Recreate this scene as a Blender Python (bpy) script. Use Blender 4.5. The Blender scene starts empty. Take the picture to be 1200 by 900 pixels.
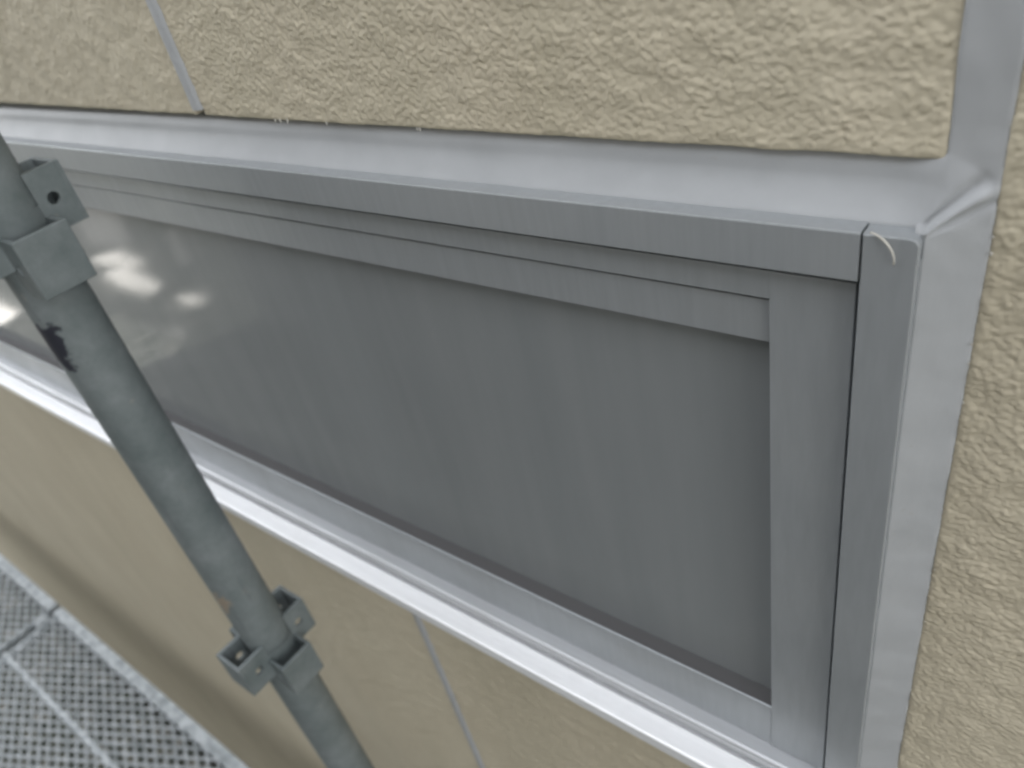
import bpy, bmesh, math, random
import numpy as np
from mathutils import Matrix, Vector

random.seed(7)
S = bpy.context.scene
ZC = 3.10            # height of the camera above the ground
D = 0.28             # camera to the face of the siding
R = math.radians

# ------------------------------------------------------------------ camera
cam_d = bpy.data.cameras.new('camera')
cam = bpy.data.objects.new('camera', cam_d)
S.collection.objects.link(cam)
# rows: world axes expressed in camera axes (x right, y down, z forward)
M = np.array([[0.78678467, 0.22407222, -0.5751187],
              [0.58515329, -0.56724416, 0.57950815],
              [-0.19637188, -0.79247812, -0.57742231]])
rot = Matrix(((M[0][0], -M[0][1], -M[0][2]),
              (M[1][0], -M[1][1], -M[1][2]),
              (M[2][0], -M[2][1], -M[2][2])))
cam.matrix_world = Matrix.Translation((0, 0, ZC)) @ rot.to_4x4()
cam_d.sensor_width = 36.0
cam_d.lens = 36.0 * 908.6 / 1200.0
cam_d.clip_start = 0.01
cam_d.clip_end = 500
cam_d.dof.use_dof = True
cam_d.dof.focus_distance = 0.36
cam_d.dof.aperture_fstop = 8.0
S.camera = cam

# ------------------------------------------------------------------ sky and sun (wall in open shade, sun behind the house)
SUN_EL, SUN_AZ = R(42), R(-22)       # azimuth from +Y (into the wall), the sun stands behind the house
world = bpy.data.worlds.new('World')
S.world = world
world.use_nodes = True
nt = world.node_tree
nt.nodes.clear()
sky = nt.nodes.new('ShaderNodeTexSky')
sky.sky_type = 'NISHITA'
sky.sun_disc = False
sky.sun_elevation = SUN_EL
sky.sun_rotation = SUN_AZ
sky.dust_density = 1.0
sky.air_density = 1.0
hs = nt.nodes.new('ShaderNodeHueSaturation')
hs.inputs['Saturation'].default_value = 0.13
bg = nt.nodes.new('ShaderNodeBackground')
bg.inputs['Strength'].default_value = 0.15
wo = nt.nodes.new('ShaderNodeOutputWorld')
nt.links.new(sky.outputs[0], hs.inputs['Color'])
nt.links.new(hs.outputs[0], bg.inputs['Color'])
nt.links.new(bg.outputs[0], wo.inputs['Surface'])

sun_d = bpy.data.lights.new('sun', 'SUN')
sun_d.energy = 5.0
sun_d.angle = R(0.53)
sun_d.color = (1.0, 0.95, 0.88)
sun = bpy.data.objects.new('sun', sun_d)
S.collection.objects.link(sun)
sdir = Vector((math.sin(SUN_AZ) * math.cos(SUN_EL), math.cos(SUN_AZ) * math.cos(SUN_EL), math.sin(SUN_EL)))
sun.rotation_euler = sdir.to_track_quat('Z', 'Y').to_euler()
sun.location = (0, 0, 12)

S.view_settings.view_transform = 'Standard'
S.view_settings.look = 'None'
S.view_settings.exposure = 2.70
S.view_settings.gamma = 1.0
S.cycles.filter_width = 2.4
S.cycles.use_denoising = True

# ------------------------------------------------------------------ helpers
def empty(name, loc, label, cat, group=None):
    o = bpy.data.objects.new(name, None)
    o.location = loc
    o.empty_display_size = 0.05
    S.collection.objects.link(o)
    o['label'] = label
    o['category'] = cat
    if group:
        o['group'] = group
    return o

def link(name, me, mat, parent=None, center=True):
    """mesh given in camera-centred metres -> object, origin at its centre, parented in place"""
    n = len(me.vertices)
    co = np.empty(n * 3)
    me.vertices.foreach_get('co', co)
    co = co.reshape(-1, 3)
    c = (co.min(0) + co.max(0)) / 2 if center else np.zeros(3)
    me.vertices.foreach_set('co', (co - c).ravel())
    me.update()
    o = bpy.data.objects.new(name, me)
    S.collection.objects.link(o)
    w = Vector((c[0], c[1], c[2] + ZC))
    if parent is not None:
        o.parent = parent
        pw = parent_world(parent)
        o.location = w - pw
    else:
        o.location = w
    if mat:
        me.materials.append(mat)
    return o

def parent_world(p):
    v = Vector(p.location)
    while p.parent:
        p = p.parent
        v += Vector(p.location)
    return v

def from_bm(bm, name, smooth=False):
    bmesh.ops.recalc_face_normals(bm, faces=bm.faces)
    me = bpy.data.meshes.new(name)
    bm.to_mesh(me)
    bm.free()
    if smooth:
        me.polygons.foreach_set('use_smooth', [True] * len(me.polygons))
    return me

def box_bm(x0, x1, y0, y1, z0, z1, bev=0.0, bm=None, seg=2):
    own = bm is None
    b = bmesh.new()
    bmesh.ops.create_cube(b, size=1)
    for v in b.verts:
        v.co = ((x0 + x1) / 2 + v.co.x * (x1 - x0), (y0 + y1) / 2 + v.co.y * (y1 - y0), (z0 + z1) / 2 + v.co.z * (z1 - z0))
    if bev:
        bmesh.ops.bevel(b, geom=list(b.edges), offset=bev, segments=seg, profile=0.5, affect='EDGES')
    if own:
        return b
    me = bpy.data.meshes.new('tmp')
    b.to_mesh(me); b.free()
    bm.from_mesh(me)
    bpy.data.meshes.remove(me)
    return bm

def profile_x(prof, x0, x1, bev=0.0, seg=2):
    """closed (y,z) profile extruded along x"""
    b = bmesh.new()
    A = [b.verts.new((x0, y, z)) for y, z in prof]
    B = [b.verts.new((x1, y, z)) for y, z in prof]
    n = len(prof)
    b.faces.new(A); b.faces.new(B[::-1])
    for i in range(n):
        b.faces.new((A[i], A[(i + 1) % n], B[(i + 1) % n], B[i]))
    bmesh.ops.recalc_face_normals(b, faces=b.faces)
    if bev:
        ed = [e for e in b.edges if abs(e.verts[0].co.x - e.verts[1].co.x) > 1e-6]
        bmesh.ops.bevel(b, geom=ed, offset=bev, segments=seg, profile=0.5, affect='EDGES')
    return b

def tube_pts(pts, rad, seg=8):
    b = bmesh.new()
    rings = []
    n = len(pts)
    for i, p in enumerate(pts):
        p = Vector(p)
        t = (Vector(pts[min(i + 1, n - 1)]) - Vector(pts[max(i - 1, 0)])).normalized()
        u = t.cross(Vector((0, 1, 0.01))).normalized(); v = t.cross(u)
        r = rad[i] if hasattr(rad, '__len__') else rad
        rings.append([b.verts.new(p + u * math.cos(a) * r + v * math.sin(a) * r) for a in [k * 2 * math.pi / seg for k in range(seg)]])
    for i in range(n - 1):
        for k in range(seg):
            b.faces.new((rings[i][k], rings[i][(k + 1) % seg], rings[i + 1][(k + 1) % seg], rings[i + 1][k]))
    b.faces.new(rings[0][::-1]); b.faces.new(rings[-1])
    return b

# numpy gradient noise -------------------------------------------------
_rng = np.random.RandomState(11)
_perm = _rng.permutation(256)
_perm = np.concatenate([_perm, _perm])
_ang = _rng.rand(256) * 2 * np.pi
_gx, _gy = np.cos(_ang), np.sin(_ang)

def pn(x, y):
    xi = np.floor(x).astype(int); yi = np.floor(y).astype(int)
    fx = x - xi; fy = y - yi
    xi &= 255; yi &= 255
    u = fx * fx * fx * (fx * (fx * 6 - 15) + 10)
    v = fy * fy * fy * (fy * (fy * 6 - 15) + 10)
    def g(ix, iy, dx, dy):
        h = _perm[_perm[ix & 255] + (iy & 255)]
        return _gx[h] * dx + _gy[h] * dy
    a = g(xi, yi, fx, fy); b = g(xi + 1, yi, fx - 1, fy)
    c = g(xi, yi + 1, fx, fy - 1); d = g(xi + 1, yi + 1, fx - 1, fy - 1)
    return (a * (1 - u) + b * u) * (1 - v) + (c * (1 - u) + d * u) * v * 1.0

def cells(x, y, seed):
    """rounded pebbles: the highest of the domes standing in the neighbouring cells"""
    xi = np.floor(x).astype(int); yi = np.floor(y).astype(int)
    best = np.full(x.shape, 1e-3)
    rr = np.random.RandomState(seed).rand(3, 256)
    for dx in (-1, 0, 1):
        for dy in (-1, 0, 1):
            h = _perm[_perm[(xi + dx) & 255] + ((yi + dy) & 255)]
            d2 = (xi + dx + rr[0][h] - x) ** 2 + (yi + dy + rr[1][h] - y) ** 2
            top = 0.35 + 0.65 * rr[2][h]
            best = best + np.exp(7.0 * (top - d2 * 1.2))
    return np.log(best) / 7.0

def stucco(x, z):
    """rounded sprayed lumps, metres out of the wall"""
    wx = x + 0.0016 * pn(x / 0.005 + 3.1, z / 0.006 + 9.2) + 0.0007 * pn(x / 0.002 + 1.1, z / 0.002 + 7.2)
    wz = z + 0.0016 * pn(x / 0.005 + 31.7, z / 0.006 + 1.4) + 0.0007 * pn(x / 0.002 + 11.7, z / 0.002 + 4.4)
    a = cells(wx / 0.0029, wz / 0.0025, 3)
    b = cells(wx / 0.0019 + 60.3, wz / 0.0016 + 9.7, 8)
    c = pn(wx / 0.017 + 7.7, wz / 0.014 + 2.2)
    n = pn(wx / 0.0022 + 5.7, wz / 0.0018 + 2.9)
    amp = 0.88 + 0.24 * np.clip(c * 1.6 + 0.5, 0, 1)
    return amp * (0.00062 * a + 0.00026 * b + 0.00038 * n) + 0.0009 * c + 0.0003

# ------------------------------------------------------------------ materials
def mat(name):
    m = bpy.data.materials.new(name)
    m.use_nodes = True
    t = m.node_tree
    b = t.nodes['Principled BSDF']
    return m, t, b

def N(t, typ, **kw):
    n = t.nodes.new(typ)
    for k, v in kw.items():
        if k in n.inputs:
            n.inputs[k].default_value = v
        else:
            setattr(n, k, v)
    return n

def ramp(t, fac, stops):
    r = t.nodes.new('ShaderNodeValToRGB')
    el = r.color_ramp.elements
    while len(el) < len(stops):
        el.new(0.5)
    for e, (p, c) in zip(el, stops):
        e.position = p
        e.color = (*c, 1) if len(c) == 3 else c
    t.links.new(fac, r.inputs['Fac'])
    return r

def coords(t, scale=(1, 1, 1)):
    g = t.nodes.new('ShaderNodeNewGeometry')
    mp = t.nodes.new('ShaderNodeMapping')
    mp.inputs['Scale'].default_value = scale
    t.links.new(g.outputs['Position'], mp.inputs['Vector'])
    return mp.outputs[0]

def noise(t, vec, scale, detail=4, rough=0.55):
    n = N(t, 'ShaderNodeTexNoise', Scale=scale, Detail=detail, Roughness=rough)
    t.links.new(vec, n.inputs['Vector'])
    return n.outputs['Fac']

def mixc(t, fac, a, b, mode='MIX'):
    n = t.nodes.new('ShaderNodeMix')
    n.data_type = 'RGBA'
    n.blend_type = mode
    for sock, v in ((n.inputs[0], fac), (n.inputs[6], a), (n.inputs[7], b)):
        if hasattr(v, 'links'):
            t.links.new(v, sock)
        elif isinstance(v, (int, float)):
            sock.default_value = v
        else:
            sock.default_value = (*v, 1)
    return n.outputs[2]

def bump(t, h, strength, dist, b):
    n = N(t, 'ShaderNodeBump', Strength=strength, Distance=dist)
    t.links.new(h, n.inputs['Height'])
    t.links.new(n.outputs[0], b.inputs['Normal'])

# siding paint
m_wall, t, b = mat('beige_sprayed_siding')
p = coords(t)
c = ramp(t, noise(t, p, 6, 5), [(0.3, (0.52, 0.463, 0.348)), (0.7, (0.575, 0.52, 0.397))])
c2 = ramp(t, noise(t, p, 220, 3), [(0.3, (0.9, 0.9, 0.9)), (0.75, (1, 1, 1))])
cc = mixc(t, 1.0, c.outputs[0], c2.outputs[0], 'MULTIPLY')
# faint dirt runs
ps = coords(t, (9, 9, 0.7))
dr = ramp(t, noise(t, ps, 2.2, 4), [(0.45, (0, 0, 0)), (0.8, (0.35, 0.35, 0.35))])
cc = mixc(t, dr.outputs[0], cc, (0.38, 0.35, 0.25))
t.links.new(cc, b.inputs['Base Color'])
b.inputs['Roughness'].default_value = 0.72
b.inputs['Specular IOR Level'].default_value = 0.25
bump(t, noise(t, p, 500, 3), 0.25, 0.0006, b)

m_seal, t, b = mat('grey_sealant')
p = coords(t)
c = ramp(t, noise(t, p, 25, 5), [(0.3, (0.35, 0.36, 0.367)), (0.7, (0.40, 0.41, 0.417))])
pk = ramp(t, noise(t, p, 90, 2), [(0.72, (0, 0, 0)), (0.8, (0.5, 0.5, 0.5))])
cc = mixc(t, pk.outputs[0], c.outputs[0], (0.33, 0.31, 0.29))
t.links.new(cc, b.inputs['Base Color'])
b.inputs['Roughness'].default_value = 0.5
b.inputs['Specular IOR Level'].default_value = 0.35
bump(t, noise(t, coords(t, (1, 1, 0.35)), 160, 4), 0.25, 0.0008, b)

m_crumb, t, b = mat('dry_sealant_crumbs')
b.inputs['Base Color'].default_value = (0.50, 0.48, 0.43, 1)
b.inputs['Roughness'].default_value = 0.85

def alu(name, base, rough, metallic, streak=(1, 1, 1)):
    m, t, b = mat(name)
    p = coords(t)
    ps = coords(t, streak)
    s = noise(t, ps, 60, 5)
    d = noise(t, p, 14, 5, 0.65)
    lo = tuple(v * 0.95 for v in base); hi = tuple(min(1, v * 1.04) for v in base)
    c = ramp(t, s, [(0.3, lo), (0.7, hi)])
    dust = ramp(t, d, [(0.5, (0, 0, 0)), (0.8, (0.18, 0.18, 0.18))])
    cc = mixc(t, dust.outputs[0], c.outputs[0], (0.40, 0.39, 0.37))
    t.links.new(cc, b.inputs['Base Color'])
    b.inputs['Metallic'].default_value = metallic
    rr = ramp(t, d, [(0.3, (rough - 0.06,) * 3), (0.75, (rough + 0.12,) * 3)])
    t.links.new(rr.outputs[0], b.inputs['Roughness'])
    bump(t, noise(t, ps, 300, 2), 0.03, 0.0002, b)
    return m
m_alu = alu('anodised_aluminium', (0.375, 0.395, 0.408), 0.42, 0.45, (4, 4, 0.6))
m_alu_h = alu('anodised_aluminium_rail', (0.375, 0.395, 0.408), 0.42, 0.45, (4, 4, 0.3))
m_sill = alu('pale_aluminium_sill', (0.90, 0.905, 0.91), 0.36, 0.35, (0.2, 4, 4))

m_track = alu('satin_aluminium_track', (0.50, 0.51, 0.52), 0.40, 0.6, (0.2, 4, 4))
m_rub, t, b = mat('black_gasket_rubber')
b.inputs['Base Color'].default_value = (0.085, 0.083, 0.083, 1)
b.inputs['Roughness'].default_value = 0.6

m_glass, t, b = mat('frosted_grey_glass')
p = coords(t)
ps = coords(t, (3.0, 3.0, 0.25))
st = noise(t, ps, 9, 5, 0.6)
c = ramp(t, st, [(0.3, (0.192, 0.206, 0.210)), (0.72, (0.222, 0.234, 0.237))])
t.links.new(c.outputs[0], b.inputs['Base Color'])
b.inputs['Roughness'].default_value = 0.55
b.inputs['Specular IOR Level'].default_value = 0.3
b.inputs['Coat Weight'].default_value = 0.5
b.inputs['Coat IOR'].default_value = 1.46
cr = ramp(t, noise(t, p, 7, 4), [(0.3, (0.04,) * 3), (0.75, (0.09,) * 3)])
t.links.new(cr.outputs[0], b.inputs['Coat Roughness'])

# weathered zinc of the scaffold
def zinc(name, marks=()):
    m, t, b = mat(name)
    p = coords(t)
    c = ramp(t, noise(t, p, 22, 7, 0.72), [(0.28, (0.105, 0.128, 0.128)), (0.5, (0.152, 0.175, 0.176)), (0.75, (0.215, 0.237, 0.24))])
    sp = ramp(t, noise(t, p, 70, 3), [(0.68, (0, 0, 0)), (0.78, (0.4, 0.4, 0.4))])
    cc = mixc(t, sp.outputs[0], c.outputs[0], (0.30, 0.28, 0.24))
    sc = ramp(t, noise(t, coords(t, (5, 5, 0.5)), 30, 4), [(0.62, (0, 0, 0)), (0.75, (0.35, 0.35, 0.35))])
    cc = mixc(t, sc.outputs[0], cc, (0.075, 0.085, 0.095))
    for (pt, rad, col) in marks:
        v = N(t, 'ShaderNodeVectorMath', operation='SUBTRACT')
        t.links.new(p, v.inputs[0]); v.inputs[1].default_value = (pt[0], pt[1], pt[2] + ZC)
        sq = N(t, 'ShaderNodeVectorMath', operation='MULTIPLY')
        t.links.new(v.outputs[0], sq.inputs[0]); sq.inputs[1].default_value = (1, 1, 0.6)
        ln = N(t, 'ShaderNodeVectorMath', operation='LENGTH')
        t.links.new(sq.outputs[0], ln.inputs[0])
        nz = N(t, 'ShaderNodeMath', operation='MULTIPLY_ADD')
        t.links.new(noise(t, p, 90, 4), nz.inputs[0]); nz.inputs[1].default_value = 0.036; nz.inputs[2].default_value = -0.018
        ad = N(t, 'ShaderNodeMath', operation='ADD')
        t.links.new(ln.outputs['Value'], ad.inputs[0]); t.links.new(nz.outputs[0], ad.inputs[1])
        mr = N(t, 'ShaderNodeMapRange')
        mr.inputs['From Min'].default_value = rad; mr.inputs['From Max'].default_value = rad * 0.70
        t.links.new(ad.outputs[0], mr.inputs['Value'])
        cc = mixc(t, mr.outputs[0], cc, col)
    t.links.new(cc, b.inputs['Base Color'])
    b.inputs['Metallic'].default_value = 0.1
    b.inputs['Roughness'].default_value = 0.65
    bump(t, noise(t, p, 120, 4), 0.2, 0.0008, b)
    return m

m_zinc = zinc('weathered_zinc')
m_pole = zinc('weathered_zinc_pole', [((-0.628, 0.1552, -0.252), 0.0150, (0.022, 0.024, 0.034)),
                                      ((-0.627, 0.1556, -0.566), 0.0085, (0.26, 0.22, 0.17))])
m_deck, t, b = mat('galvanised_deck')
p = coords(t)
c = ramp(t, noise(t, p, 40, 5), [(0.35, (0.21, 0.235, 0.245)), (0.65, (0.42, 0.45, 0.47))])
t.links.new(c.outputs[0], b.inputs['Base Color'])
b.inputs['Metallic'].default_value = 0.3
b.inputs['Roughness'].default_value = 0.5

m_ground, t, b = mat('dark_soil_and_weeds')
p = coords(t)
c = ramp(t, noise(t, p, 3.0, 8, 0.7), [(0.3, (0.012, 0.016, 0.013)), (0.5, (0.022, 0.025, 0.020)), (0.7, (0.038, 0.036, 0.030))])
t.links.new(c.outputs[0], b.inputs['Base Color'])
b.inputs['Roughness'].default_value = 0.95
bump(t, noise(t, p, 25, 6), 0.8, 0.03, b)

m_slab, t, b = mat('pale_reflection_slab')
p = coords(t)
c = ramp(t, noise(t, p, 5, 6), [(0.3, (0.74, 0.73, 0.70)), (0.7, (0.84, 0.83, 0.80))])
t.links.new(c.outputs[0], b.inputs['Base Color'])
b.inputs['Roughness'].default_value = 0.9
m_conc2, t, b = mat('grey_concrete')
p = coords(t)
c = ramp(t, noise(t, p, 5, 6), [(0.3, (0.12, 0.12, 0.115)), (0.7, (0.17, 0.17, 0.165))])
t.links.new(c.outputs[0], b.inputs['Base Color'])
b.inputs['Roughness'].default_value = 0.9

# ------------------------------------------------------------------ ground
gb = bmesh.new()
bmesh.ops.create_grid(gb, x_segments=40, y_segments=40, size=150)
for v in gb.verts:
    v.co.z = -ZC
ground = link('ground', from_bm(gb, 'ground'), m_ground)
ground['kind'] = 'structure'

patches = [  # unseen slabs added and outlined to give the pale reflections in the glass
    (m_slab, [(-8.73, -2.44), (-8.51, -2.62), (-7.61, -2.48), (-7.53, -2.35), (-8.2, -2.34)]),
    (m_slab, [(-9.35, -2.62), (-9.1, -2.84), (-8.36, -2.74), (-8.54, -2.66), (-8.97, -2.58)]),
    (m_conc2, [(-11.65, -3.5), (-10.48, -3.59), (-9.14, -3.02), (-9.72, -2.80)]),
    (m_conc2, [(-9.03, -3.45), (-8.85, -3.45), (-7.77, -2.95), (-7.85, -2.89)]),
    (m_slab, [(-7.22, -2.43), (-6.89, -2.49), (-6.70, -2.42), (-6.94, -2.36)]),
    (m_slab, [(-9.76, -1.52), (-8.88, -1.52), (-8.81, -1.40), (-8.89, -1.28), (-9.7, -1.28)]),
    (m_conc2, [(-6.41, -1.67), (-6.01, -1.8), (-5.84, -1.78), (-5.9, -1.56)]),
    (m_conc2, [(-6.79, -1.99), (-6.51, -2.04), (-6.27, -1.95), (-6.5, -1.9)]),
]
for mm, poly in patches:
    bm = bmesh.new()
    f = bm.faces.new([bm.verts.new((x, y, -ZC - 0.03)) for x, y in poly])
    r = bmesh.ops.extrude_face_region(bm, geom=[f])
    for v in r['geom']:
        if isinstance(v, bmesh.types.BMVert):
            v.co.z += 0.06
    link('reflection_slab', from_bm(bm, 'reflection_slab'), mm, ground)

m_grav, t, b = mat('mixed_gravel')
p = coords(t)
vo = N(t, 'ShaderNodeTexVoronoi', Scale=38)
t.links.new(p, vo.inputs['Vector'])
c = ramp(t, vo.outputs['Color'], [(0.15, (0.05, 0.065, 0.055)), (0.45, (0.11, 0.115, 0.11)), (0.7, (0.20, 0.19, 0.16)), (0.9, (0.27, 0.275, 0.28))])
dk = ramp(t, noise(t, p, 7, 5), [(0.42, (0.25, 0.30, 0.25)), (0.62, (1, 1, 1))])
cc = mixc(t, 1.0, c.outputs[0], dk.outputs[0], 'MULTIPLY')
t.links.new(cc, b.inputs['Base Color'])
b.inputs['Roughness'].default_value = 0.95
bump(t, vo.outputs['Distance'], 0.8, 0.02, b)
gb = bmesh.new()
bmesh.ops.create_grid(gb, x_segments=180, y_segments=30, size=1)
for v in gb.verts:
    x, y = -3.0 + v.co.x * 4.6, -0.85 + v.co.y * 1.10
    e = min(1.0, (1 - abs(v.co.y)) / 0.12)
    v.co = (x, y, -ZC + 0.004 + e * (0.02 + 0.012 * math.sin(x * 23) * math.cos(y * 31) + random.uniform(0, 0.008)))
gravel = link('gravel_bed', from_bm(gb, 'gravel_bed', True), m_grav)
gravel['kind'] = 'structure'

# ------------------------------------------------------------------ unseen house added across the gap to block low sky light
m_nb, t, b = mat('grey_brown_boards')
p = coords(t)
c = ramp(t, noise(t, p, 4, 6), [(0.3, (0.10, 0.10, 0.098)), (0.7, (0.14, 0.14, 0.136))])
t.links.new(c.outputs[0], b.inputs['Base Color'])
b.inputs['Roughness'].default_value = 0.85
nb = empty('added_light_blocking_house', (-0.4, -4.4, 0.0), 'unseen dark grey house added behind the camera to block low sky light', 'house')
link('wall', from_bm(box_bm(-5.8, 5.0, -6.4, -2.45, -ZC, 2.2), 'wall'), m_nb, nb)
link('roof', from_bm(profile_x([(-2.15, 2.203), (-4.4, 3.0), (-6.7, 2.203)], -6.0, 5.2), 'roof'), m_nb, nb)
for k in range(13):
    z = -ZC + 0.25 + k * 0.40
    link('board', from_bm(profile_x([(-2.4495, z), (-2.425, z), (-2.4395, z + 0.385), (-2.4495, z + 0.385)], -5.8, 5.0), 'board'), m_nb, nb)

# ------------------------------------------------------------------ house wall
wall = empty('house_wall', (-0.5, 0.36, 0.0), 'beige textured siding wall of a house around the aluminium window', 'wall')

def graded(a, b, lo, hi, focus, grow=0.010):
    """coordinates from a to b, spacing lo near focus growing to hi"""
    out = [a]
    while out[-1] < b:
        d = abs(out[-1] - focus)
        out.append(out[-1] + min(hi, lo + grow * max(0, d - 0.25)))
    out[-1] = b
    return np.array(out)

def panel(x0, x1, z0, z1, lo, hi, fx, fz, bot=None, rag_left=0, rag_right=0, rag_bot=0, thick=0.016):
    xs = graded(x0, x1, lo, hi, fx); zs = graded(z0, z1, lo, hi, fz)
    nx, nz = len(xs), len(zs)
    X, Z = np.meshgrid(xs, zs)
    if bot is not None:                      # slightly sloping lower edge
        zb = bot(X)
        Z = z1 - (z1 - Z) * (z1 - zb) / (z1 - z0)
    h = stucco(X, Z)
    sx_, sz_ = np.meshgrid(np.gradient(xs), np.gradient(zs))
    fade = np.clip(0.0015 / np.maximum(sx_, sz_), 0.05, 1)
    h = 0.0015 + (h - 0.0015) * fade
    # rolled edges
    e = np.minimum.reduce([X - x0, x1 - X, Z - (zb if bot is not None else z0), z1 - Z])
    roll = np.clip(1 - e / 0.0025, 0, 1)
    h = h * (1 - 0.7 * roll) + 0.0004 * roll - 0.0004 * roll ** 3
    if rag_left:
        w = np.clip(1 - (X - x0) / 0.004, 0, 1)
        X = X + w * rag_left * (pn(Z / 0.0035, Z * 0 + 3.3) + 0.6 * pn(Z / 0.0016, Z * 0 + 8.3))
    if rag_right:
        w = np.clip(1 - (x1 - X) / 0.004, 0, 1)
        X = X + w * rag_right * (pn(Z / 0.004, Z * 0 + 5.3) + 0.6 * pn(Z / 0.0018, Z * 0 + 1.3))
    if rag_bot:
        w = np.clip(1 - (Z - z0) / 0.008, 0, 1)
        Z = Z + w * rag_bot * (pn(X / 0.02, X * 0 + 5.3) + 0.5 * pn(X / 0.005, X * 0 + 1.3))
    Y = D + 0.001 - h
    v = np.stack([X, Y, Z], -1).reshape(-1, 3)
    idx = np.arange(nx * nz).reshape(nz, nx)
    q = np.stack([idx[:-1, :-1], idx[:-1, 1:], idx[1:, 1:], idx[1:, :-1]], -1).reshape(-1, 4)
    # skirts going back
    loop = np.concatenate([idx[0, :], idx[1:, -1], idx[-1, -2::-1], idx[-2:0:-1, 0]])
    back = v[loop].copy(); back[:, 1] = D + thick
    bi = np.arange(len(loop)) + nx * nz
    nxt = np.roll(np.arange(len(loop)), -1)
    sk = np.stack([loop, bi, bi[nxt], loop[nxt]], -1)
    allv = np.concatenate([v, back]); allq = np.concatenate([q, sk])
    me = bpy.data.meshes.new('siding_panel')
    me.vertices.add(len(allv)); me.vertices.foreach_set('co', allv.ravel())
    me.loops.add(allq.size); me.loops.foreach_set('vertex_index', allq.ravel().astype(np.int32))
    me.polygons.add(len(allq))
    me.polygons.foreach_set('loop_start', np.arange(len(allq), dtype=np.int32) * 4)
    me.update(calc_edges=True)
    sm = np.zeros(len(allq), bool); sm[:len(q)] = True
    me.polygons.foreach_set('use_smooth', sm)
    me.validate()
    return link('siding_panel', me, m_wall, wall)

XJ = -0.5015                 # middle of the thin joint
XC = -0.0524                 # right edge of the panel above the window
XR = -0.0350                 # left edge of the panel right of the window
ZTOP = 4.2
def zbot(X):
    return -0.1145 - 0.0055 * (X + 0.65) / 0.6
panel(XJ + 0.0050, XC, -0.119, ZTOP, 0.00066, 0.02, -0.2, -0.12, bot=zbot, rag_right=0.0002, rag_bot=0.0006)
panel(-7.0, XJ - 0.0050, -0.113, ZTOP, 0.0012, 0.05, XJ, -0.11, bot=lambda X: np.maximum(zbot(X), -0.116), rag_bot=0.0006)
panel(XR, 1.6, -ZC, ZTOP, 0.00068, 0.05, XR, -0.30, rag_left=0.0003)
ZL = -0.560
panel(XJ + 0.0050, XR - 0.012, -ZC, ZL, 0.0010, 0.03, -0.35, -0.7)
panel(-7.0, XJ - 0.0050, -ZC, ZL, 0.0014, 0.05, XJ, -0.70)

bm = box_bm(-7.0, 1.6, D + 0.0165, D + 0.14, -ZC, ZTOP)
link('wall_core', from_bm(bm, 'wall_core'), m_conc2, wall)

# window measures (needed by the sealant)
YF = 0.266                   # front of the outer frame
XF = -0.0543                 # right edge of the outer frame
ZF = -0.1428                 # top edge of the outer frame
WX0 = -1.86                  # left end of the window

def tuck(X, Z):
    """the bead dives behind the panel edges"""
    return 0.004 * np.clip((X - XR + 0.0002) / 0.0018, 0, 1) + 0.004 * np.clip((XC + 0.0002 - X) / 0.0018, 0, 1) * np.clip((Z + 0.1195) / 0.002, 0, 1)

def seal_y(X, Z):
    """outward surface of the sealant round the window"""
    # recess under the upper siding, flush in the joint on the right
    s = np.clip((X + 0.068) / 0.018, 0, 1); s = s * s * (3 - 2 * s)
    youter = 0.2838 * (1 - s) + 0.2804 * s
    below = np.clip((-0.118 - Z) / 0.02, 0, 1)
    dx = np.maximum(0, X - XF); dz = np.maximum(0, Z - ZF)
    wid = (0.026 * dz + 0.019 * dx + 1e-9) / (dx + dz + 5e-8)
    d = np.sqrt(dx * dx + dz * dz)
    tt = np.clip(1 - d / wid, 0, 1)
    yin = 0.2752
    dip = (1 - s) * 0.003 * np.clip(1 - tt / 0.32, 0, 1) ** 1.5
    side = np.clip((dx + 4e-7) / (dx + dz + 5e-7), 0, 1) * np.clip((ZF + 0.012 - Z) / 0.012 + dx / 0.004, 0, 1)
    side = np.where(X < XF - 0.003, 0.0, side)
    ytop = youter - 0.0035 * tt - (youter - 0.0035 - yin) * np.clip((tt - 0.45) / 0.55, 0, 1) ** 1.4 + dip
    yside = youter - (youter - 0.2705) * tt ** 1.05
    Y = ytop * (1 - side) + yside * side
    # pinched fold running out from the frame corner
    ax, az = -0.0555, -0.1445
    ux, uz = 0.0205, 0.0160
    L = math.hypot(ux, uz); ux /= L; uz /= L
    al = (X - ax) * ux + (Z - az) * uz
    pe = -(X - ax) * uz + (Z - az) * ux
    pe = pe - 0.0005 * np.sin(np.clip(al / L, 0, 1) * np.pi)
    tap = np.clip(al / 0.004, 0, 1) * np.clip((L * 1.02 - al) / 0.006, 0, 1)
    wd = 0.0005 + 0.0019 * np.clip(al / L, 0, 1)
    Y = Y - tap * 0.0018 * np.exp(-(pe / wd) ** 2)
    Y = Y + tap * 0.0018 * np.exp(-((pe - 2.2 * wd) / (1.1 * wd)) ** 2)
    Y = Y + tap * 0.0010 * np.exp(-((pe + 1.8 * wd) / (0.8 * wd)) ** 2)
    Y = Y + tuck(X, Z) + 0.0007 * pn(X / 0.045, Z / 0.02) + 0.00025 * pn(X / 0.008 + 4, Z / 0.008)
    return Y

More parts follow.
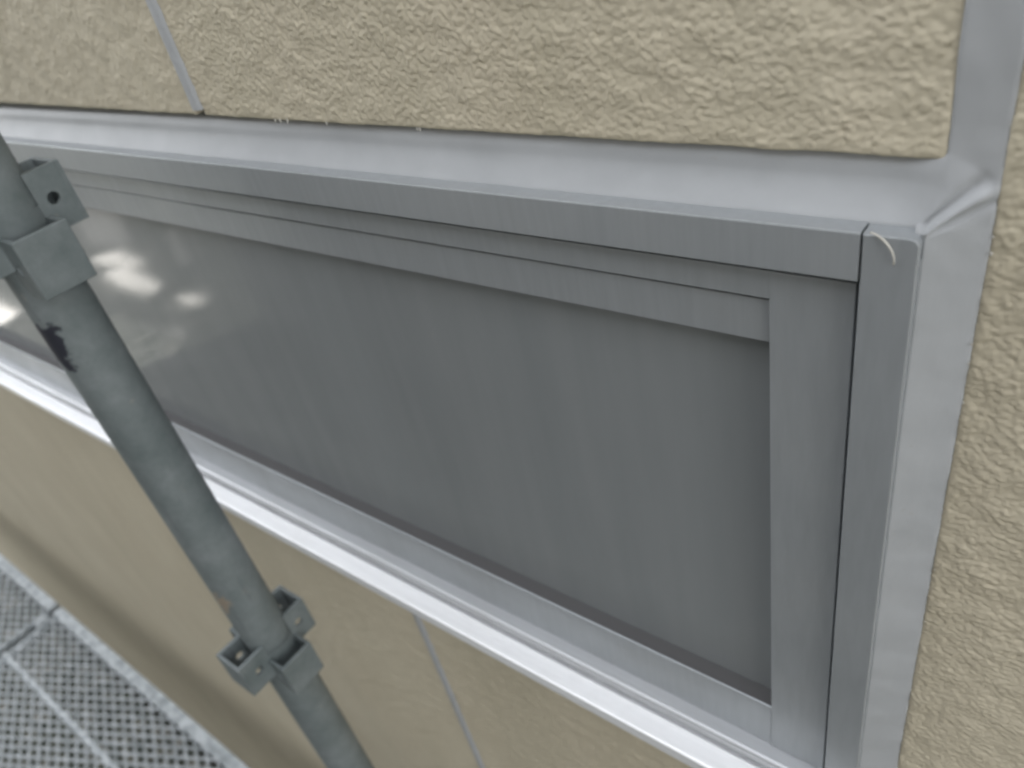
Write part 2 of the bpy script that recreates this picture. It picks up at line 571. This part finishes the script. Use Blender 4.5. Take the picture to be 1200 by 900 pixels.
def sheet(name, xs, zs, yfun, parent, material=None):
    X, Z = np.meshgrid(xs, zs)
    Y = yfun(X, Z)
    v = np.stack([X, Y, Z], -1).reshape(-1, 3)
    nx, nz = len(xs), len(zs)
    idx = np.arange(nx * nz).reshape(nz, nx)
    q = np.stack([idx[:-1, :-1], idx[:-1, 1:], idx[1:, 1:], idx[1:, :-1]], -1).reshape(-1, 4)
    me = bpy.data.meshes.new(name)
    me.from_pydata(v.tolist(), [], q.tolist())
    me.polygons.foreach_set('use_smooth', [True] * len(q))
    return link(name, me, material or m_seal, parent)

# one continuous bead: top strip + corner + right strip, cut as two sheets that share a line
xs = np.concatenate([np.linspace(WX0, -0.30, 120), np.linspace(-0.296, XF - 0.006, 90), np.linspace(XF - 0.005, XR + 0.006, 46)])
sealant = sheet('sealant_bead', xs, np.linspace(ZF - 0.010, -0.108, 56), seal_y, wall)
sheet('sealant_bead', np.linspace(XF - 0.004, XR + 0.006, 30), np.linspace(-0.60, ZF - 0.010, 200), seal_y, wall)
def joint_y(X, Z):
    return 0.2802 + tuck(X, Z) + 0.0004 * pn(X / 0.03, Z / 0.03) + 0.0005 * pn(X / 0.008 + 4, Z / 0.02) - 0.0005 * np.clip(np.abs(X - (XC + XR) / 2) / 0.009, 0, 1) ** 2
zs = np.linspace(-0.108, 0.30, 160)
def joint_top(X, Z):
    k = np.clip((Z + 0.108) / 0.02, 0, 1)
    return seal_y(X, Z) * (1 - k) + joint_y(X, Z) * k
sheet('sealant_bead', np.linspace(XC - 0.006, XR + 0.006, 20), zs, joint_top, wall)
def thin_y(X, Z):
    return D - 0.0019 + 0.0003 * pn(X / 0.02, Z / 0.05) + 0.0024 * np.clip((np.abs(X - XJ) - 0.0025) / 0.004, 0, 1) ** 1.5
sheet('sealant_bead', np.linspace(XJ - 0.0065, XJ + 0.0065, 12), np.linspace(-0.112, ZTOP, 160), thin_y, wall)
sheet('sealant_bead', np.linspace(XJ - 0.0065, XJ + 0.0065, 12), np.linspace(-ZC, ZL, 160), thin_y, wall)

# torn sealant smears on the siding edge right of the window
def smear(x, z, r):
    bm = bmesh.new()
    bmesh.ops.create_icosphere(bm, subdivisions=2, radius=1)
    for v in bm.verts:
        k = 1 + 0.35 * math.sin(v.co.x * 5 + x * 900) * math.cos(v.co.z * 4 + z * 700)
        v.co = (x + v.co.x * r * 0.45 * k, D - 0.0004 + v.co.y * r * 0.28, z + v.co.z * r * k)
    link('sealant_smear', from_bm(bm, 'sealant_smear', True), m_crumb, wall)
for i in range(10):
    z = -0.125 - 0.40 * random.random() ** 1.2
    smear(XR + 0.0004 + random.uniform(-0.0006, 0.0010), z, random.uniform(0.0005, 0.0011))
for i in range(3):
    smear(XR + random.uniform(-0.0006, 0.0008), random.uniform(-0.118, 0.02), random.uniform(0.0007, 0.0014))
for x in (-0.42, -0.415, -0.408, -0.372, -0.30, -0.298):
    smear(x, float(zbot(np.array(x))) - 0.0002, random.uniform(0.0008, 0.0016))

# ------------------------------------------------------------------ window
win = empty('window', (-0.95, 0.29, ZC - 0.567), 'grey aluminium window with frosted glass and bright sill set in beige wall', 'window')
XG = -0.0737                 # joint between head and jamb
YS = 0.274                   # sash face
XST = -0.1110                # inner edge of the sash stile
ZH = -0.1633                 # lower edge of the head

link('head_frame', from_bm(profile_x([(YF, ZF), (0.330, ZF), (0.330, ZH), (YF, ZH)], WX0 + 0.0197, XG - 0.0004, 0.0007), 'head_frame', False), m_alu_h, win)
def jamb(x0, x1, sx):
    bm = box_bm(x0, x1, YF + 0.0004, 0.330, -0.5405, ZF - 0.0006)
    ed = [e for e in bm.edges if all(abs(v.co.z - (ZF - 0.0006)) < 1e-6 and abs(v.co.x - (x1 if sx > 0 else x0)) < 1e-6 for v in e.verts)]
    bmesh.ops.bevel(bm, geom=ed, offset=0.0034, segments=4, profile=0.5, affect='EDGES')
    ed = [e for e in bm.edges if all(abs(v.co.y - (YF + 0.0004)) < 1e-6 for v in e.verts)]
    bmesh.ops.bevel(bm, geom=ed, offset=0.0005, segments=2, profile=0.5, affect='EDGES')
    return link('jamb', from_bm(bm, 'jamb'), m_alu, win)
jamb(XG + 0.0004, XF, 1)
jamb(WX0, WX0 + 0.0193, -1)

# sash > rails, stiles, glass, gasket
sash_bm = box_bm(WX0 + 0.018, XST + 0.0001, YS, 0.310, -0.1822, -0.1687, 0.0004)
sash = link('sash_top_rail', from_bm(sash_bm, 'sash_top_rail'), m_alu_h, win)
link('glazing_bead', from_bm(box_bm(WX0 + 0.058, XST - 0.0003, YS + 0.0028, 0.310, -0.2066, -0.1847, 0.0005), 'glazing_bead'), m_alu_h, sash)
link('sash_stile', from_bm(box_bm(XST, -0.0763, YS - 0.0003, 0.312, -0.5420, -0.1686, 0.0004), 'sash_stile'), m_alu, win)
link('sash_stile', from_bm(box_bm(WX0 + 0.016, WX0 + 0.0575, YS - 0.0003, 0.312, -0.5420, -0.1600, 0.0004), 'sash_stile'), m_alu, win)
br = link('sash_bottom_rail', from_bm(profile_x([(YS + 0.0002, -0.4964), (YS + 0.0014, -0.4960), (YS + 0.0020, -0.5000), (0.310, -0.5000), (0.310, -0.5420), (YS + 0.0006, -0.5420)], WX0 + 0.058, XST - 0.0003, 0.0003), 'sash_bottom_rail'), m_alu_h, win)
link('gasket', from_bm(box_bm(WX0 + 0.058, XST - 0.0004, YS + 0.0022, 0.2885, -0.5010, -0.4985, 0.0004), 'gasket'), m_rub, br)
link('gasket', from_bm(box_bm(WX0 + 0.058, XST - 0.0004, YS + 0.0095, 0.2885, -0.2085, -0.2064, 0.0003), 'gasket'), m_rub, sash)
link('glass_pane', from_bm(box_bm(WX0 + 0.054, XST + 0.004, 0.2880, 0.2930, -0.5040, -0.2030), 'glass_pane'), m_glass, win)

# sill
link('sill_track', from_bm(profile_x([(0.300, -0.5420), (0.2642, -0.5424), (0.2622, -0.5436), (0.2618, -0.5460), (0.2618, -0.5525), (0.300, -0.5525)], WX0 + 0.001, XF - 0.0008, 0.0008, 3), 'sill_track'), m_track, win)
link('sill_nose', from_bm(profile_x([(0.300, -0.5575), (0.2606, -0.5575), (0.2600, -0.5535), (0.2440, -0.5545), (0.2426, -0.5552), (0.2424, -0.5665), (0.2450, -0.5678), (0.300, -0.5676)], WX0 - 0.004, XF + 0.002, 0.0007, 3), 'sill_nose'), m_sill, win)
bm = bmesh.new()

# loose curl of sealant hanging on the jamb corner
pts = []
for k in range(13):
    a = k / 12
    pts.append((XG + 0.0030 + 0.0090 * math.sin(a * 1.75), YF - 0.0008 + 0.0006 * math.cos(a * 5), ZF + 0.0008 - 0.0115 * a ** 1.5))
link('sealant_curl', from_bm(tube_pts(pts, [0.00055 - 0.0002 * abs(k - 5) / 7 for k in range(13)]), 'sealant_curl', True), m_crumb, sealant)
bm.free()

# ------------------------------------------------------------------ scaffold pole with wedge pockets
PX, PY, PR = -0.633, 0.179, 0.0243
pole = empty('scaffold_pole', (PX, PY, 0.0), 'weathered grey steel scaffold pole with wedge pockets in front of the window', 'scaffold pole')
def ring_tube(r, z0, z1, n=48, nz=1):
    bm = bmesh.new()
    rows = []
    for j in range(nz + 1):
        z = z0 + (z1 - z0) * j / nz
        rows.append([bm.verts.new((PX + r * math.cos(2 * math.pi * k / n), PY + r * math.sin(2 * math.pi * k / n), z)) for k in range(n)])
    for j in range(nz):
        for k in range(n):
            bm.faces.new((rows[j][k], rows[j][(k + 1) % n], rows[j + 1][(k + 1) % n], rows[j + 1][k]))
    return bm
o = link('tube', from_bm(ring_tube(PR, -ZC + 0.006, 1.35), 'tube', True), m_pole, pole)
link('base_plate', from_bm(box_bm(PX - 0.07, PX + 0.07, PY - 0.07, PY + 0.07, -ZC, -ZC + 0.006, 0.001), 'base_plate'), m_zinc, pole)

def plate_hole(w, h, th, hr, cy=0.0, n=16):
    """plate in local (u,v), thickness along w axis, with a round hole"""
    bm = bmesh.new()
    def sq(a):
        c, s = math.cos(a), math.sin(a)
        k = min(abs((w / 2) / c) if abs(c) > 1e-9 else 9, abs((h / 2) / s) if abs(s) > 1e-9 else 9)
        return c * k, s * k
    angs = [2 * math.pi * k / n for k in range(n)]
    ca = math.atan2(h, w)
    angs = sorted(angs + [ca, math.pi - ca, math.pi + ca, 2 * math.pi - ca])
    L = []
    for zz in (0, th):
        O = [bm.verts.new((*sq(a), zz)) for a in angs]
        I = [bm.verts.new((math.cos(a) * hr, math.sin(a) * hr + cy, zz)) for a in angs]
        L.append((O, I))
    m = len(angs)
    for k in range(m):
        j = (k + 1) % m
        (O0, I0), (O1, I1) = L
        bm.faces.new((O0[k], I0[k], I0[j], O0[j]))
        bm.faces.new((O1[k], O1[j], I1[j], I1[k]))
        bm.faces.new((O0[k], O0[j], O1[j], O1[k]))
        bm.faces.new((I0[k], I1[k], I1[j], I0[j]))
    return bm

PW, PH, PT = 0.040, 0.045, 0.0038       # pocket width, height, plate
def pocket(ang, z, PP):
    bm = bmesh.new()
    def add(b2, mtx):
        me = bpy.data.meshes.new('t'); b2.to_mesh(me); b2.free()
        me.transform(mtx); bm.from_mesh(me); bpy.data.meshes.remove(me)
    dep = PP + 0.008
    # two cheeks with holes, one outer web
    for s in (-1, 1):
        b2 = plate_hole(dep - PT, PH, PT, 0.0048, 0.0)
        mt = Matrix.Translation((PR - 0.008 + (dep - PT) / 2, s * (PW / 2 - PT / 2) + PT / 2, 0)) @ Matrix.Rotation(R(90), 4, 'X')
        add(b2, mt)
    b2 = box_bm(PR + PP - PT, PR + PP, -PW / 2 - 0.0003, PW / 2 + 0.0003, -PH / 2 - 0.0003, PH / 2 + 0.0003, 0.0009)
    add(b2, Matrix.Identity(4))
    mt = Matrix.Translation((PX, PY, z)) @ Matrix.Rotation(ang, 4, 'Z')
    me = from_bm(bm, 'pocket')
    me.transform(mt)
    return link('wedge_pocket', me, m_zinc, pole)
NODES = [-0.670, -0.172, 0.290, 0.750, -1.150, -1.625, -2.100, -2.575]
for z in NODES:
    for k in range(4):
        pocket(k * math.pi / 2, z + (-0.012, 0.020, 0.0, 0.009)[k], 0.020 if k < 3 else 0.026)
    # weld collar
    link('weld_collar', from_bm(ring_tube(PR + 0.0016, z - 0.020, z + 0.020, 40), 'weld_collar', True), m_zinc, pole)

# ------------------------------------------------------------------ scaffold decks
DZ = -1.60
DY1, DY0 = 0.178, -0.322
def mesh_strands(x0, x1, y0, y1, z, cx=0.050, cy=0.026, w=0.0048, h=0.003):
    V, F = [], []
    def bar(a, b_):
        ax, ay = a; bx, by = b_
        dx, dy = bx - ax, by - ay
        L = math.hypot(dx, dy); nx, ny = -dy / L * w / 2, dx / L * w / 2
        i = len(V)
        V.extend([(ax + nx, ay + ny, z - h), (bx + nx, by + ny, z - h), (bx - nx, by - ny, z - h), (ax - nx, ay - ny, z - h),
                  (ax + nx, ay + ny, z), (bx + nx, by + ny, z + 0.0012), (bx - nx, by - ny, z + 0.0012), (ax - nx, ay - ny, z)])
        F.extend([(i, i + 1, i + 2, i + 3), (i + 4, i + 7, i + 6, i + 5), (i, i + 4, i + 5, i + 1), (i + 2, i + 6, i + 7, i + 3)])
    ny = int((y1 - y0) / (cy / 2)); nx = int((x1 - x0) / (cx / 2))
    sy = (y1 - y0) / ny; sx = (x1 - x0) / nx
    for i in range(nx):
        for j in range(ny):
            if (i + j) % 2 == 0:
                bar((x0 + i * sx, y0 + j * sy), (x0 + (i + 1) * sx, y0 + (j + 1) * sy))
            else:
                bar((x0 + i * sx, y0 + (j + 1) * sy), (x0 + (i + 1) * sx, y0 + j * sy))
    me = bpy.data.meshes.new('expanded_mesh')
    me.from_pydata(V, [], F)
    return me

def deck(x0, x1, label):
    d = empty('scaffold_deck', ((x0 + x1) / 2, (DY0 + DY1) / 2, ZC + DZ - 0.05), label, 'scaffold deck', 'scaffold decks in one row along the wall')
    prof = lambda ya, yb: [(ya, DZ + 0.004), (yb, DZ + 0.004), (yb, DZ - 0.045), (ya, DZ - 0.045)]
    link('side_rail', from_bm(profile_x(prof(DY1 - 0.030, DY1), x0, x1, 0.002), 'side_rail'), m_deck, d)
    link('side_rail', from_bm(profile_x(prof(DY0, DY0 + 0.030), x0, x1, 0.002), 'side_rail'), m_deck, d)
    link('centre_rib', from_bm(profile_x([(-0.009, DZ + 0.003), (0.005, DZ + 0.003), (0.005, DZ - 0.03), (-0.009, DZ - 0.03)], x0, x1, 0.001), 'centre_rib'), m_deck, d)
    for x in (x0 + 0.012, x1 - 0.012):
        link('cross_bar', from_bm(box_bm(x - 0.011, x + 0.011, DY0 + 0.0305, DY1 - 0.0305, DZ - 0.030, DZ - 0.0045, 0.001), 'cross_bar'), m_deck, d)
    o = link('expanded_mesh', mesh_strands(x0 + 0.002, x1 - 0.002, DY0 + 0.029, DY1 - 0.029, DZ), m_deck, d)
    o['kind'] = 'stuff'
    # hooks on the ends
    for x, s in ((x0, -1), (x1, 1)):
        for y in (DY0 + 0.06, DY1 - 0.06):
            link('end_hook', from_bm(box_bm(min(x, x + s * 0.012), max(x, x + s * 0.012), y - 0.02, y + 0.02, DZ - 0.035, DZ + 0.003, 0.0015), 'end_hook'), m_deck, d)
deck(-2.235, -0.652, 'galvanised scaffold deck of expanded mesh below the pole, nearer of the two')
deck(-3.82, -2.262, 'galvanised scaffold deck of expanded mesh beyond the end gap, farther along the wall')
